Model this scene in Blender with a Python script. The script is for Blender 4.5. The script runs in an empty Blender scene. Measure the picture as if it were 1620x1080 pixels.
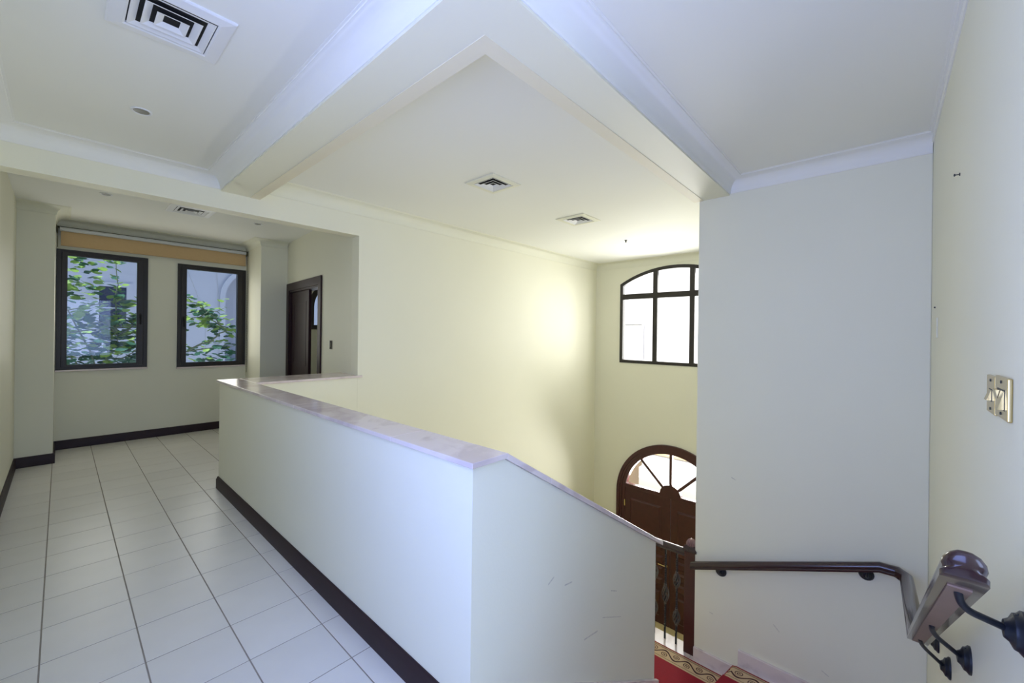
import bpy, bmesh, math, random
from mathutils import Vector, Matrix
random.seed(7)
S = bpy.context.scene
COL = S.collection

def srgb(r, g, b):
    f = lambda c: (c/255/12.92) if c/255 <= .04045 else ((c/255+.055)/1.055)**2.4
    return (f(r), f(g), f(b), 1)

# ------------------------------------------------------------------ camera
F, YAW, ROLL, CY, EYE = 649.75, math.radians(42.315), math.radians(.70), 528.8, 1.55
fw = Vector((math.cos(YAW), math.sin(YAW), 0)); rt = Vector((math.sin(YAW), -math.cos(YAW), 0)); zz = Vector((0, 0, 1))
r2 = rt*math.cos(ROLL) + zz*math.sin(ROLL); u2 = -rt*math.sin(ROLL) + zz*math.cos(ROLL)
cd = bpy.data.cameras.new('camera'); cam = bpy.data.objects.new('camera', cd); COL.objects.link(cam)
M = Matrix.Identity(4)
for i in range(3):
    M[i][0] = r2[i]; M[i][1] = u2[i]; M[i][2] = -fw[i]
M[2][3] = EYE
cam.matrix_world = M
cd.sensor_fit = 'HORIZONTAL'; cd.sensor_width = 36; cd.lens = F/1620*36
cd.shift_x = 0; cd.shift_y = -(540-CY)/1620; cd.clip_start = .02; cd.clip_end = 500
S.camera = cam

# ------------------------------------------------------------------ world, sun, daylight, exposure
S.view_settings.view_transform = 'Standard'; S.view_settings.look = 'None'
S.view_settings.exposure = 0.14; S.view_settings.gamma = 1.0; S.view_settings.use_curve_mapping = False
try:
    S.cycles.max_bounces = 10; S.cycles.diffuse_bounces = 7; S.cycles.sample_clamp_indirect = 6
except Exception: pass
w = bpy.data.worlds.new('world'); S.world = w; w.use_nodes = True
nt = w.node_tree; nt.nodes.clear()
sk = nt.nodes.new('ShaderNodeTexSky'); sk.sky_type = 'NISHITA'; sk.sun_disc = False
sk.sun_elevation = math.radians(52); sk.sun_rotation = math.radians(-80); sk.dust_density = 2.0
bg = nt.nodes.new('ShaderNodeBackground'); bg.inputs[1].default_value = .10
wo = nt.nodes.new('ShaderNodeOutputWorld'); nt.links.new(sk.outputs[0], bg.inputs[0]); nt.links.new(bg.outputs[0], wo.inputs[0])

def lamp_sun(to_sun, strength, col):
    d = bpy.data.lights.new('sun', 'SUN'); d.energy = strength; d.angle = .01; d.color = col
    o = bpy.data.objects.new('sun', d); COL.objects.link(o)
    o.rotation_euler = Vector(to_sun).to_track_quat('Z', 'Y').to_euler(); o.location = (-6, 2, 9)
lamp_sun((-.57, .12, .82), 9.0, (1, .95, .86))

def daylight(name, loc, facing, sx, sy, power, col, spread=180):
    d = bpy.data.lights.new(name, 'AREA'); d.shape = 'RECTANGLE'; d.size = sx; d.size_y = sy; d.energy = power; d.color = col; d.spread = math.radians(spread)
    o = bpy.data.objects.new(name, d); COL.objects.link(o); o.location = loc
    o.rotation_euler = Vector(facing).to_track_quat('-Z', 'Y').to_euler()
SKYBLUE = (.27, .39, 1.0); XL_WIN = -.33; XE_WIN = 7.66; XE = 7.37
daylight('daylight_side_window', (XL_WIN, .62, 1.68), (1, 0, 0), 1.7, 1.6, 50, SKYBLUE)
daylight('daylight_rear_window', (.45, -2.36, 1.6), (0, 1, 0), 1.2, 1.7, 38, (.48, .62, 1.0))
daylight('daylight_hall_window', (XE_WIN, 2.82, 1.85), (-1, 0, 0), 2.0, 1.7, 84, (1, .985, .95))
daylight('daylight_hall_window', (XE-.10, 2.82, 1.75), (-1, 0, 0), 1.9, 1.3, 30, (1, .985, .95))  # second lamp inside the glass, added to fill the dark wall corner
daylight('daylight_fanlight', (XE_WIN, 2.82, -.95), (-1, 0, -.15), 1.6, .7, 120, (1, .97, .92))
daylight('daylight_alcove_window', (.385, 7.74, 1.8), (0, -1, 0), .66, 1.3, 5, (1, .97, .86))
daylight('daylight_alcove_window', (1.6, 7.74, 1.75), (0, -1, 0), .64, 1.3, 5, (1, .97, .86))
daylight('daylight_bedroom_window', (3.62, 7.76, 1.9), (0, -1, 0), .8, 1.2, 10, (.9, .95, 1))

# ------------------------------------------------------------------ materials
def mat(name, col, rough=.6, metal=0, spec=.5, noise=0, nscale=8, bump=0, bscale=60, coat=0, detail=4):
    m = bpy.data.materials.new(name); m.use_nodes = True
    n = m.node_tree; b = n.nodes['Principled BSDF']
    b.inputs['Base Color'].default_value = col; b.inputs['Roughness'].default_value = rough
    b.inputs['Metallic'].default_value = metal; b.inputs['Specular IOR Level'].default_value = spec
    if coat: b.inputs['Coat Weight'].default_value = coat; b.inputs['Coat Roughness'].default_value = .08
    tc = n.nodes.new('ShaderNodeTexCoord')
    if noise:
        t = n.nodes.new('ShaderNodeTexNoise'); t.inputs['Scale'].default_value = nscale; t.inputs['Detail'].default_value = detail
        n.links.new(tc.outputs['Object'], t.inputs['Vector'])
        mx = n.nodes.new('ShaderNodeMix'); mx.data_type = 'RGBA'
        mx.inputs[6].default_value = tuple(c*(1-noise) for c in col[:3])+(1,)
        mx.inputs[7].default_value = tuple(min(1, c*(1+noise)) for c in col[:3])+(1,)
        n.links.new(t.outputs['Fac'], mx.inputs[0]); n.links.new(mx.outputs[2], b.inputs['Base Color'])
    if bump:
        t2 = n.nodes.new('ShaderNodeTexNoise'); t2.inputs['Scale'].default_value = bscale; t2.inputs['Detail'].default_value = 3
        n.links.new(tc.outputs['Object'], t2.inputs['Vector'])
        bp = n.nodes.new('ShaderNodeBump'); bp.inputs['Strength'].default_value = bump; bp.inputs['Distance'].default_value = .004
        n.links.new(t2.outputs['Fac'], bp.inputs['Height']); n.links.new(bp.outputs[0], b.inputs['Normal'])
    return m

def N(n, op, a, b=None, c=None):
    x = n.nodes.new('ShaderNodeMath'); x.operation = op
    for i, v in enumerate((a, b, c)):
        if v is None: continue
        if isinstance(v, (int, float)): x.inputs[i].default_value = v
        else: n.links.new(v, x.inputs[i])
    return x.outputs[0]

CREAM = srgb(230, 229, 210)
m_wall = mat('cream_wall_paint', CREAM, .55, spec=.3, noise=.02, nscale=1.5, bump=.08, bscale=90)
m_ceil = mat('white_ceiling_paint', srgb(233, 234, 228), .7, spec=.2, noise=.01, nscale=1)
m_trim = mat('white_plaster_moulding', srgb(232, 233, 229), .65, spec=.25, noise=.01, nscale=3)
m_dark = mat('dark_stained_wood', srgb(66, 27, 25), .38, noise=.3, nscale=14, coat=.08)
m_door2 = mat('blackish_red_door_wood', srgb(42, 19, 19), .45, spec=.3, noise=.25, nscale=14)
m_base = mat('dark_wood_skirting', srgb(44, 29, 33), .5, spec=.3, noise=.25, nscale=10)
m_rail = mat('mahogany_rail_wood', srgb(46, 22, 27), .24, noise=.25, nscale=18, coat=.4)
m_railu = mat('pale_rail_underside', srgb(128, 104, 92), .5, noise=.1, nscale=20)
m_frame = mat('bronze_window_frame', srgb(44, 40, 36), .4, metal=.2, noise=.08, nscale=20)
m_iron = mat('black_wrought_iron', srgb(34, 38, 46), .42, metal=.4, noise=.2, nscale=60)
m_pewter = mat('grey_cast_iron', srgb(96, 92, 90), .45, metal=.5, noise=.3, nscale=80)
m_brass = mat('polished_brass', srgb(205, 185, 130), .22, metal=1.0, noise=.05, nscale=40)
m_grout = mat('tile_grout', srgb(146, 139, 130), .9, noise=.15, nscale=30)
m_white = mat('white_enamel', srgb(228, 230, 232), .45, noise=.02, nscale=12)
m_black = mat('duct_black', srgb(14, 14, 16), .8, noise=.2, nscale=10)
m_fabric = mat('peach_blind_fabric', srgb(206, 176, 130), .9, noise=.05, nscale=30, bump=.2, bscale=400)
m_tube = mat('white_blind_tube', srgb(205, 208, 208), .5, noise=.03, nscale=10)
m_olive = mat('blind_bracket_olive', srgb(70, 66, 40), .5, noise=.1, nscale=30)
m_screw_shadow = mat('dark_screw_and_shadow', srgb(52, 56, 56), .6, noise=.1, nscale=90)  # also colours the painted shadow strip beside the blank plate
m_plaster = mat('white_render_outside', srgb(222, 224, 232), .8, noise=.04, nscale=1, bump=.1, bscale=30)
m_plaster2 = mat('beige_render_outside', srgb(222, 196, 160), .8, noise=.04, nscale=1, bump=.1, bscale=30)
m_glassdark = mat('dark_window_glass', srgb(38, 48, 84), .1, noise=.1, nscale=4)
m_pave = mat('pale_paving', srgb(164, 160, 152), .8, noise=.08, nscale=2)
m_bark = mat('bark', srgb(132, 138, 112), .8, noise=.25, nscale=20)
m_lamp = mat('lamp_glass', srgb(120, 122, 112), .2, noise=.1, nscale=50)
m_cable = mat('white_cable_sheath', srgb(225, 225, 225), .6, noise=.03, nscale=9)
m_cream2 = mat('foyer_stone_floor', srgb(222, 206, 156), .25, noise=.06, nscale=3)

def leafmat(name, c1):
    m = mat(name, c1, .5, noise=.25, nscale=5)
    n = m.node_tree; b = n.nodes['Principled BSDF']; out = n.nodes['Material Output']
    tr = n.nodes.new('ShaderNodeBsdfTranslucent'); tr.inputs[0].default_value = tuple(min(1, c*1.5) for c in c1[:3])+(1,)
    ms = n.nodes.new('ShaderNodeMixShader'); ms.inputs[0].default_value = .4
    n.links.new(b.outputs[0], ms.inputs[1]); n.links.new(tr.outputs[0], ms.inputs[2]); n.links.new(ms.outputs[0], out.inputs[0])
    return m
m_leaf_lit = leafmat('sunlit_green_leaf', srgb(148, 176, 84)); m_leaf_shade = leafmat('shaded_green_leaf', srgb(66, 106, 80))  # sunlit and shaded leaf tones painted as two greens

def tilemat():
    m = mat('glazed_beige_tile', srgb(220, 218, 212), .32, spec=.45, noise=.05, nscale=5, bump=.06, bscale=40)
    n = m.node_tree; b = n.nodes['Principled BSDF']
    oi = n.nodes.new('ShaderNodeObjectInfo'); hs = n.nodes.new('ShaderNodeHueSaturation')
    mr = n.nodes.new('ShaderNodeMapRange'); mr.inputs[3].default_value = .955; mr.inputs[4].default_value = 1.03
    n.links.new(oi.outputs['Random'], mr.inputs[0]); n.links.new(mr.outputs[0], hs.inputs['Value'])
    src = b.inputs['Base Color'].links[0].from_socket
    n.links.new(src, hs.inputs['Color']); n.links.new(hs.outputs[0], b.inputs['Base Color'])
    return m
m_tile = tilemat()

def marble():
    m = mat('pinkish_marble', srgb(214, 200, 196), .16, spec=.5)
    n = m.node_tree; b = n.nodes['Principled BSDF']
    tc = n.nodes.new('ShaderNodeTexCoord')
    t = n.nodes.new('ShaderNodeTexNoise'); t.inputs['Scale'].default_value = 3.2; t.inputs['Detail'].default_value = 9; t.inputs['Distortion'].default_value = 1.6
    cr = n.nodes.new('ShaderNodeValToRGB'); e = cr.color_ramp.elements
    e[0].position = .36; e[0].color = srgb(204, 190, 187); e[1].position = .52; e[1].color = srgb(222, 210, 206)
    e2 = cr.color_ramp.elements.new(.47); e2.color = srgb(218, 205, 202)
    n.links.new(tc.outputs['Object'], t.inputs['Vector']); n.links.new(t.outputs['Fac'], cr.inputs[0]); n.links.new(cr.outputs[0], b.inputs['Base Color'])
    return m
m_marble = marble()

def scuffed(name, segs, ax):
    m = mat(name, CREAM, .55, spec=.3, noise=.02, nscale=1.5, bump=.08, bscale=90)
    n = m.node_tree; b = n.nodes['Principled BSDF']; tc = n.nodes.new('ShaderNodeTexCoord'); sp = n.nodes.new('ShaderNodeSeparateXYZ')
    n.links.new(tc.outputs['Object'], sp.inputs[0]); px, pz = sp.outputs[ax], sp.outputs[2]; tot = None
    nz = n.nodes.new('ShaderNodeTexNoise'); nz.inputs['Scale'].default_value = 60; n.links.new(tc.outputs['Object'], nz.inputs['Vector'])
    for x0, z0, x1, z1, wd in segs:
        L2 = (x1-x0)**2+(z1-z0)**2; dx = N(n, 'SUBTRACT', px, x0); dz = N(n, 'SUBTRACT', pz, z0)
        t = N(n, 'DIVIDE', N(n, 'ADD', N(n, 'MULTIPLY', dx, x1-x0), N(n, 'MULTIPLY', dz, z1-z0)), L2)
        t = N(n, 'MINIMUM', N(n, 'MAXIMUM', t, 0), 1)
        ex = N(n, 'SUBTRACT', dx, N(n, 'MULTIPLY', t, x1-x0)); ez = N(n, 'SUBTRACT', dz, N(n, 'MULTIPLY', t, z1-z0))
        d = N(n, 'SQRT', N(n, 'ADD', N(n, 'MULTIPLY', ex, ex), N(n, 'MULTIPLY', ez, ez)))
        k = N(n, 'MAXIMUM', N(n, 'SUBTRACT', 1, N(n, 'DIVIDE', d, wd)), 0); tot = k if tot is None else N(n, 'MAXIMUM', tot, k)
    fac = N(n, 'MULTIPLY', N(n, 'MULTIPLY', tot, nz.outputs['Fac']), .8)
    mx = n.nodes.new('ShaderNodeMix'); mx.data_type = 'RGBA'; mx.inputs[7].default_value = srgb(110, 104, 112)
    n.links.new(fac, mx.inputs[0]); n.links.new(b.inputs['Base Color'].links[0].from_socket, mx.inputs[6]); n.links.new(mx.outputs[2], b.inputs['Base Color'])
    return m

def glass(name, tint):
    m = bpy.data.materials.new(name); m.use_nodes = True; n = m.node_tree; n.nodes.clear()
    o = n.nodes.new('ShaderNodeOutputMaterial'); t = n.nodes.new('ShaderNodeBsdfTransparent'); t.inputs[0].default_value = tint
    g = n.nodes.new('ShaderNodeBsdfGlossy'); g.inputs['Roughness'].default_value = .02
    f = n.nodes.new('ShaderNodeFresnel'); f.inputs[0].default_value = 1.35
    x = n.nodes.new('ShaderNodeMixShader'); n.links.new(f.outputs[0], x.inputs[0]); n.links.new(t.outputs[0], x.inputs[1]); n.links.new(g.outputs[0], x.inputs[2])
    n.links.new(x.outputs[0], o.inputs[0]); return m
m_glass = glass('tinted_window_glass', (.74, .83, .97, 1)); m_clear = glass('clear_window_glass', (.95, .96, .96, 1))

def scroll_border():
    # woven scroll border: object X runs across (0 at the outer edge to .17 inside), object Y along
    m = mat('scroll_carpet_border', srgb(190, 160, 120), .95, bump=.3, bscale=500)
    n = m.node_tree; b = n.nodes['Principled BSDF']
    uv = n.nodes.new('ShaderNodeUVMap'); uv.uv_map = 'UVMap'
    sp = n.nodes.new('ShaderNodeSeparateXYZ'); n.links.new(uv.outputs[0], sp.inputs[0])
    x, y = sp.outputs[0], sp.outputs[1]
    P = .20
    # vine
    ph = N(n, 'MULTIPLY', y, 2*math.pi/P)
    sn = N(n, 'SINE', ph)
    vine = N(n, 'LESS_THAN', N(n, 'ABSOLUTE', N(n, 'SUBTRACT', N(n, 'SUBTRACT', x, .088), N(n, 'MULTIPLY', sn, .034))), .0085)
    # scroll rings, alternating sides every half period
    hp = P/2
    fr = N(n, 'SUBTRACT', N(n, 'FLOORED_MODULO', y, hp), hp/2)
    idx = N(n, 'FLOORED_MODULO', N(n, 'FLOOR', N(n, 'DIVIDE', y, hp)), 2)
    cx = N(n, 'ADD', .072, N(n, 'MULTIPLY', idx, .034))
    dx = N(n, 'SUBTRACT', x, cx)
    d = N(n, 'SQRT', N(n, 'ADD', N(n, 'MULTIPLY', dx, dx), N(n, 'MULTIPLY', fr, fr)))
    an = N(n, 'ARCTAN2', dx, fr)
    sw = N(n, 'SINE', N(n, 'ADD', N(n, 'MULTIPLY', d, 2*math.pi/.016), an))
    ring = N(n, 'MULTIPLY', N(n, 'GREATER_THAN', sw, .25), N(n, 'LESS_THAN', d, .031))
    dark = N(n, 'MAXIMUM', vine, ring)
    inner = N(n, 'MULTIPLY', N(n, 'GREATER_THAN', x, .036), N(n, 'LESS_THAN', x, .142))
    dark = N(n, 'MULTIPLY', dark, inner)
    l1 = N(n, 'LESS_THAN', N(n, 'ABSOLUTE', N(n, 'SUBTRACT', x, .031)), .0022)
    l2 = N(n, 'LESS_THAN', N(n, 'ABSOLUTE', N(n, 'SUBTRACT', x, .148)), .0022)
    l3 = N(n, 'LESS_THAN', N(n, 'ABSOLUTE', N(n, 'SUBTRACT', x, .022)), .002)
    dark = N(n, 'MAXIMUM', dark, N(n, 'MAXIMUM', l1, N(n, 'MAXIMUM', l2, l3)))
    edge = N(n, 'LESS_THAN', x, .013)
    m1 = n.nodes.new('ShaderNodeMix'); m1.data_type = 'RGBA'; m1.inputs[6].default_value = srgb(204, 176, 138); m1.inputs[7].default_value = srgb(62, 22, 24)
    n.links.new(dark, m1.inputs[0])
    m2 = n.nodes.new('ShaderNodeMix'); m2.data_type = 'RGBA'; m2.inputs[7].default_value = srgb(128, 12, 24)
    n.links.new(edge, m2.inputs[0]); n.links.new(m1.outputs[2], m2.inputs[6]); n.links.new(m2.outputs[2], b.inputs['Base Color'])
    return m
m_border = scroll_border()
m_red = mat('red_carpet_pile', srgb(146, 20, 38), .95, noise=.12, nscale=40, bump=.4, bscale=600)

# ------------------------------------------------------------------ mesh helpers
def box(bm, x0, x1, y0, y1, z0, z1):
    v = [bm.verts.new(p) for p in ((x0,y0,z0),(x1,y0,z0),(x1,y1,z0),(x0,y1,z0),(x0,y0,z1),(x1,y0,z1),(x1,y1,z1),(x0,y1,z1))]
    for f in ((3,2,1,0),(4,5,6,7),(0,1,5,4),(1,2,6,5),(2,3,7,6),(3,0,4,7)): bm.faces.new([v[i] for i in f])

def place(axis, p, a):
    return (a, p[0], p[1]) if axis == 'x' else (p[0], a, p[1]) if axis == 'y' else (p[0], p[1], a)

def prism(bm, pts, axis, a0, a1):
    A = [bm.verts.new(place(axis, p, a0)) for p in pts]; B = [bm.verts.new(place(axis, p, a1)) for p in pts]
    n = len(pts); bm.faces.new(A); bm.faces.new(B[::-1])
    for i in range(n): bm.faces.new((A[i], B[i], B[(i+1) % n], A[(i+1) % n]))

def ring(bm, outer, inner, axis, a0, a1, closed=True):
    n = len(outer); L = [[bm.verts.new(place(axis, p, a)) for p in q] for a in (a0, a1) for q in (outer, inner)]
    o0, i0, o1, i1 = L
    for k in range(n if closed else n-1):
        j = (k+1) % n
        bm.faces.new((o0[k], o0[j], i0[j], i0[k])); bm.faces.new((o1[k], i1[k], i1[j], o1[j]))
        bm.faces.new((o0[k], o1[k], o1[j], o0[j])); bm.faces.new((i0[k], i0[j], i1[j], i1[k]))
    if not closed:
        for k in (0, n-1): bm.faces.new((o0[k], i0[k], i1[k], o1[k]))

def rect(x0, x1, z0, z1): return [(x0, z0), (x1, z0), (x1, z1), (x0, z1)]

def sweep(bm, path, prof, closed_prof=True):
    # prof = (offset to the right of travel, up); vertical stays vertical, mitred corners
    P = [Vector(p) for p in path]; rows = []
    for i, p in enumerate(P):
        d0 = (P[i]-P[i-1]) if i else (P[1]-P[0]); d1 = (P[i+1]-P[i]) if i < len(P)-1 else d0
        a = Vector((d0.y, -d0.x, 0)).normalized(); b = Vector((d1.y, -d1.x, 0)).normalized()
        s = (a+b).normalized(); s = s/max(.3, s.dot(a))
        rows.append([bm.verts.new(p + s*o + Vector((0, 0, u))) for o, u in prof])
    m = len(prof)
    for i in range(len(rows)-1):
        for k in range(m if closed_prof else m-1):
            j = (k+1) % m; bm.faces.new((rows[i][k], rows[i+1][k], rows[i+1][j], rows[i][j]))
    bm.faces.new(rows[0]); bm.faces.new(rows[-1][::-1])

def tube(bm, path, r, seg=8, radii=None):
    P = [Vector(p) for p in path]; rows = []; up = Vector((.13, .21, .97))
    for i, p in enumerate(P):
        t = (P[min(i+1, len(P)-1)]-P[max(i-1, 0)]).normalized()
        a = t.cross(up); a = a.normalized() if a.length > .05 else t.cross(Vector((1, 0, 0))).normalized()
        b = t.cross(a).normalized(); up = b if b.dot(up) > 0 else -b
        rr = radii[i] if radii else r
        rows.append([bm.verts.new(p + (a*math.cos(2*math.pi*k/seg) + up*math.sin(2*math.pi*k/seg))*rr) for k in range(seg)])
    for i in range(len(rows)-1):
        for k in range(seg):
            j = (k+1) % seg; bm.faces.new((rows[i][k], rows[i][j], rows[i+1][j], rows[i+1][k]))
    bm.faces.new(rows[0][::-1]); bm.faces.new(rows[-1])

def lathe(bm, prof, c, axis='z', seg=20):
    rows = []
    for r, h in prof:
        row = []
        for k in range(seg):
            a = 2*math.pi*k/seg; q = (r*math.cos(a), r*math.sin(a))
            p = (q[0], q[1], h) if axis == 'z' else (q[0], h, q[1]) if axis == 'y' else (h, q[0], q[1])
            row.append(bm.verts.new((c[0]+p[0], c[1]+p[1], c[2]+p[2])))
        rows.append(row)
    for i in range(len(rows)-1):
        for k in range(seg):
            j = (k+1) % seg; bm.faces.new((rows[i][k], rows[i][j], rows[i+1][j], rows[i+1][k]))
    bm.faces.new(rows[0][::-1]); bm.faces.new(rows[-1])

def obj(name, bm, m, parent=None, smooth=False, bevel=0, origin=None):
    bmesh.ops.recalc_face_normals(bm, faces=bm.faces)
    if origin:
        bmesh.ops.translate(bm, verts=bm.verts, vec=-Vector(origin))
    me = bpy.data.meshes.new(name); bm.to_mesh(me); bm.free(); me.materials.append(m)
    if smooth:
        for p in me.polygons: p.use_smooth = True
        try: me.set_sharp_from_angle(angle=math.radians(38))
        except Exception: pass
    o = bpy.data.objects.new(name, me); COL.objects.link(o)
    if origin: o.location = origin
    if parent: o.parent = parent
    if bevel:
        b = o.modifiers.new('bevel', 'BEVEL'); b.width = bevel; b.segments = 2; b.limit_method = 'ANGLE'; b.angle_limit = math.radians(40)
    return o

def struct(name, bm, m, parent=None, **k):
    o = obj(name, bm, m, parent, **k)
    if not parent: o['kind'] = 'structure'
    return o
def tag(o, label, cat, group=None):
    o['label'] = label; o['category'] = cat
    if group: o['group'] = group
    return o
def thing(name, label, cat, loc=(0, 0, 0), group=None, rz=0):
    o = bpy.data.objects.new(name, None); COL.objects.link(o); o.location = loc; o.rotation_euler = (0, 0, rz); o.empty_display_size = .1
    return tag(o, label, cat, group)
def sempty(name, loc=(0, 0, 0), rz=0):
    o = bpy.data.objects.new(name, None); COL.objects.link(o); o.location = loc; o.rotation_euler = (0, 0, rz); o['kind'] = 'structure'; o.empty_display_size = .1
    return o
def boxes(*bs):
    bm = bmesh.new()
    for b in bs: box(bm, *b)
    return bm
def arc(cy, cz, r, a0, a1, n):
    return [(cy+r*math.cos(math.radians(a0+(a1-a0)*i/n)), cz+r*math.sin(math.radians(a0+(a1-a0)*i/n))) for i in range(n+1)]

# key dimensions (metres, upper floor at z = 0)
XL, XW, YW, YH, XJ, X2, YR, XE = -.34, 1.06, 1.158, 4.39, 2.25, 3.95, -.226, 7.37
BXO, BXI, BYO, BYI, ZS = .95, 1.255, 1.027, 1.323, 2.794
ZC, ZST, ZAL, FOY, TOP = 2.92, 2.99, 2.96, -3.67, 3.2
YWW, YP, XPL, XPR = 7.84, 7.1, -.053, 2.06
ZCAP = 1.067

# ------------------------------------------------------------------ room shell
struct('wall_left', boxes((XL-.2, XL, -2.6, -.25, -.3, TOP), (XL-.2, XL, 1.5, YWW+.2, -.3, TOP), (XL-.2, XL, -.25, 1.5, -.3, .86), (XL-.2, XL, -.25, 1.5, 2.5, TOP)), m_wall)
struct('wall_pillar_left', boxes((XL, XPL, YP, YWW, 0, ZAL+.05)), m_wall)
struct('wall_pillar_right', boxes((XPR, 2.7, YP, YWW, 0, ZAL+.05)), m_wall)
struct('wall_rear', boxes((XL, 1.45, -2.6, -2.4, -.3, .7), (XL, 1.45, -2.6, -2.4, 2.5, TOP), (XL, -.18, -2.6, -2.4, .7, 2.5), (1.08, 1.45, -2.6, -2.4, .7, 2.5)), m_wall)
struct('wall_rear_east', boxes((1.25, 1.45, -2.4, YR-.2, -.3, TOP)), m_wall)
# right wall with the scuffs and the stair end wall
struct('wall_right', boxes((1.25, X2+.13, YR-.2, YR, FOY, TOP)), m_wall)
m_scuff1 = scuffed('scuffed_end_wall_paint', [(.955, .312, .985, .326, .006), (1.125, -.93, 1.15, -.925, .005), (.62, -.84, .66, -.80, .005), (.30, -1.02, .34, -1.0, .005)], 1)
struct('wall_stair_end', boxes((X2, X2+.13, YR, 1.283, FOY, TOP)), m_scuff1, bevel=.006)
struct('wall_foyer_south', boxes((X2+.13, XE+.2, .9, 1.1, FOY, TOP)), m_wall)
# stairwell side wall, header and low wall beneath the opening
struct('wall_stairwell', boxes((XJ, XE+.2, YH, YH+.16, FOY, TOP)), m_wall)
struct('wall_header', boxes((XL, XJ, YH, YH+.16, 2.638, TOP)), m_wall)
struct('wall_opening_base', boxes((XW+.143, XJ+.02, YH+.001, 4.86, FOY, ZCAP-.022)), m_wall)
# stairwell end wall with arched window and arched entrance
YC, RW = 2.82, 1.03
R2 = (RW*RW+.28*.28)/(2*.28); a2 = math.degrees(math.asin(RW/R2)); zc2 = 2.83-R2
bm = bmesh.new()
prism(bm, [(.9, FOY), (YC-RW, FOY), (YC-RW, TOP), (.9, TOP)], 'x', XE, XE+.2)
prism(bm, [(YC+RW, FOY), (YH, FOY), (YH, TOP), (YC+RW, TOP)], 'x', XE, XE+.2)
prism(bm, arc(YC, -1.45, RW, 180, 0, 40)[::1] + [(YC+RW, 1.03), (YC-RW, 1.03)], 'x', XE, XE+.2)
prism(bm, arc(YC, zc2, R2, 90+a2, 90-a2, 24) + [(YC+RW, TOP), (YC-RW, TOP)], 'x', XE, XE+.2)
struct('wall_foyer_end', bm, m_wall)
# alcove window wall (openings for two windows, bedroom window beyond)
W1 = (-.045, .835, 1.022, 2.575); W2 = (1.168, 2.05, 1.0, 2.55); BW = (3.06, 4.1, 1.60, 2.02)
bm = boxes((XL, W1[0], YWW, YWW+.2, -.3, TOP), (W1[0], W1[1], YWW, YWW+.2, -.3, W1[2]), (W1[0], W1[1], YWW, YWW+.2, W1[3], TOP),
           (W1[1], W2[0], YWW, YWW+.2, -.3, TOP), (W2[0], W2[1], YWW, YWW+.2, -.3, W2[2]), (W2[0], W2[1], YWW, YWW+.2, W2[3], TOP),
           (W2[1], BW[0], YWW, YWW+.2, -.3, TOP), (BW[0], BW[1], YWW, YWW+.2, -.3, BW[2]), (BW[1], 6.2, YWW, YWW+.2, -.3, TOP))
brc, brr = (BW[0]+BW[1])/2, (BW[1]-BW[0])/2
prism(bm, arc(brc, BW[3], brr, 180, 0, 20) + [(BW[1], TOP), (BW[0], TOP)], 'y', YWW, YWW+.2)
struct('wall_window', bm, m_wall)
# skewed alcove side wall with door opening (local y along the wall)
SK = math.atan(.0701); DY0, DY1, DZ = 1.262, 2.575, 2.19     # opening along the wall
dw = struct('wall_door_side', boxes((0, .13, .165, DY0, 0, TOP), (0, .13, DY1, 2.76, 0, TOP), (0, .13, DY0, DY1, DZ, TOP)), m_wall)
dw.location = (XJ, YH, 0); dw.rotation_euler = (0, 0, -SK)
struct('wall_bedroom_east', boxes((6.0, 6.2, YH+.16, YWW, -.3, TOP)), m_wall)
# beam (L shape) with its painted inner strip
bm = bmesh.new()
prism(bm, [(BXO, YH), (BXO, BYO), (X2, BYO), (X2, BYI), (BXI, BYI), (BXI, YH)], 'z', ZS, TOP)
beam = struct('trim_beam', bm, m_wall)
bm = bmesh.new()
prism(bm, [(BXI-.08, YH-.003), (BXI-.08, BYI-.08), (X2-.003, BYI-.08), (X2-.003, BYI+.002), (BXI+.002, BYI+.002), (BXI+.002, YH-.003)], 'z', ZS-.003, ZS+.1)
o = obj('painted_edge', bm, mat('soffit_edge_paint', srgb(228, 222, 198), .6, noise=.02), beam); o['label'] = 'cream painted strip along the inner edge of the beam'
# ceilings
struct('ceiling_corridor', boxes((XL, BXO, -2.4, YH, ZC, TOP)), m_ceil)
struct('ceiling_stair', boxes((BXO, X2, YR, BYO, ZC, TOP), (BXO, 1.25, -2.4, YR, ZC, TOP)), m_ceil)
struct('ceiling_stairwell', boxes((BXI, XE, BYI, YH, ZST, TOP), (X2+.13, XE, 1.1, BYI, ZST, TOP)), m_ceil)
struct('ceiling_alcove', boxes((XL, XJ+.4, YH+.16, YWW, ZAL, TOP)), m_ceil)
struct('ceiling_bedroom', boxes((XJ+.4, 6.0, YH+.16, YWW, 2.95, TOP)), m_ceil)
struct('roof', boxes((-3.0, 7.7, -2.8, 8.2, TOP+.002, TOP+.2)), m_plaster)  # unseen slab shuts out sun and sky; deep west overhang added to block sun

# ------------------------------------------------------------------ cornices and skirtings
def cove(h, p):
    q = [(0, -h), (.006, -h), (.009, -h+.006)]
    for i in range(9):
        a = math.pi/2*i/8; q.append((.010+(p-.034)*(1-math.cos(a)), -h+.008+(h-.018)*math.sin(a)))
    q += [(p-.021, -.008), (p-.012, -.008), (p-.010, -.003), (p, -.002), (p, 0), (0, 0)]
    return q
m_trim2 = mat('creamy_plaster_moulding', srgb(228, 228, 210), .65, spec=.25, noise=.01, nscale=3)
def cornice(name, path, z, h, p, m=m_trim):
    bm = bmesh.new(); sweep(bm, [(x, y, z) for x, y in path], cove(h, p)); return struct(name, bm, m, smooth=True)
cornice('trim_1', [(XL, -2.4), (XL, YH), (BXO, YH), (BXO, BYO), (X2, BYO), (X2, YR+.004)], ZC, .113, .125)
cornice('trim_2', [(BXI, YH), (XE, YH), (XE, 1.1)], ZST, .125, .125, m_trim2)
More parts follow.
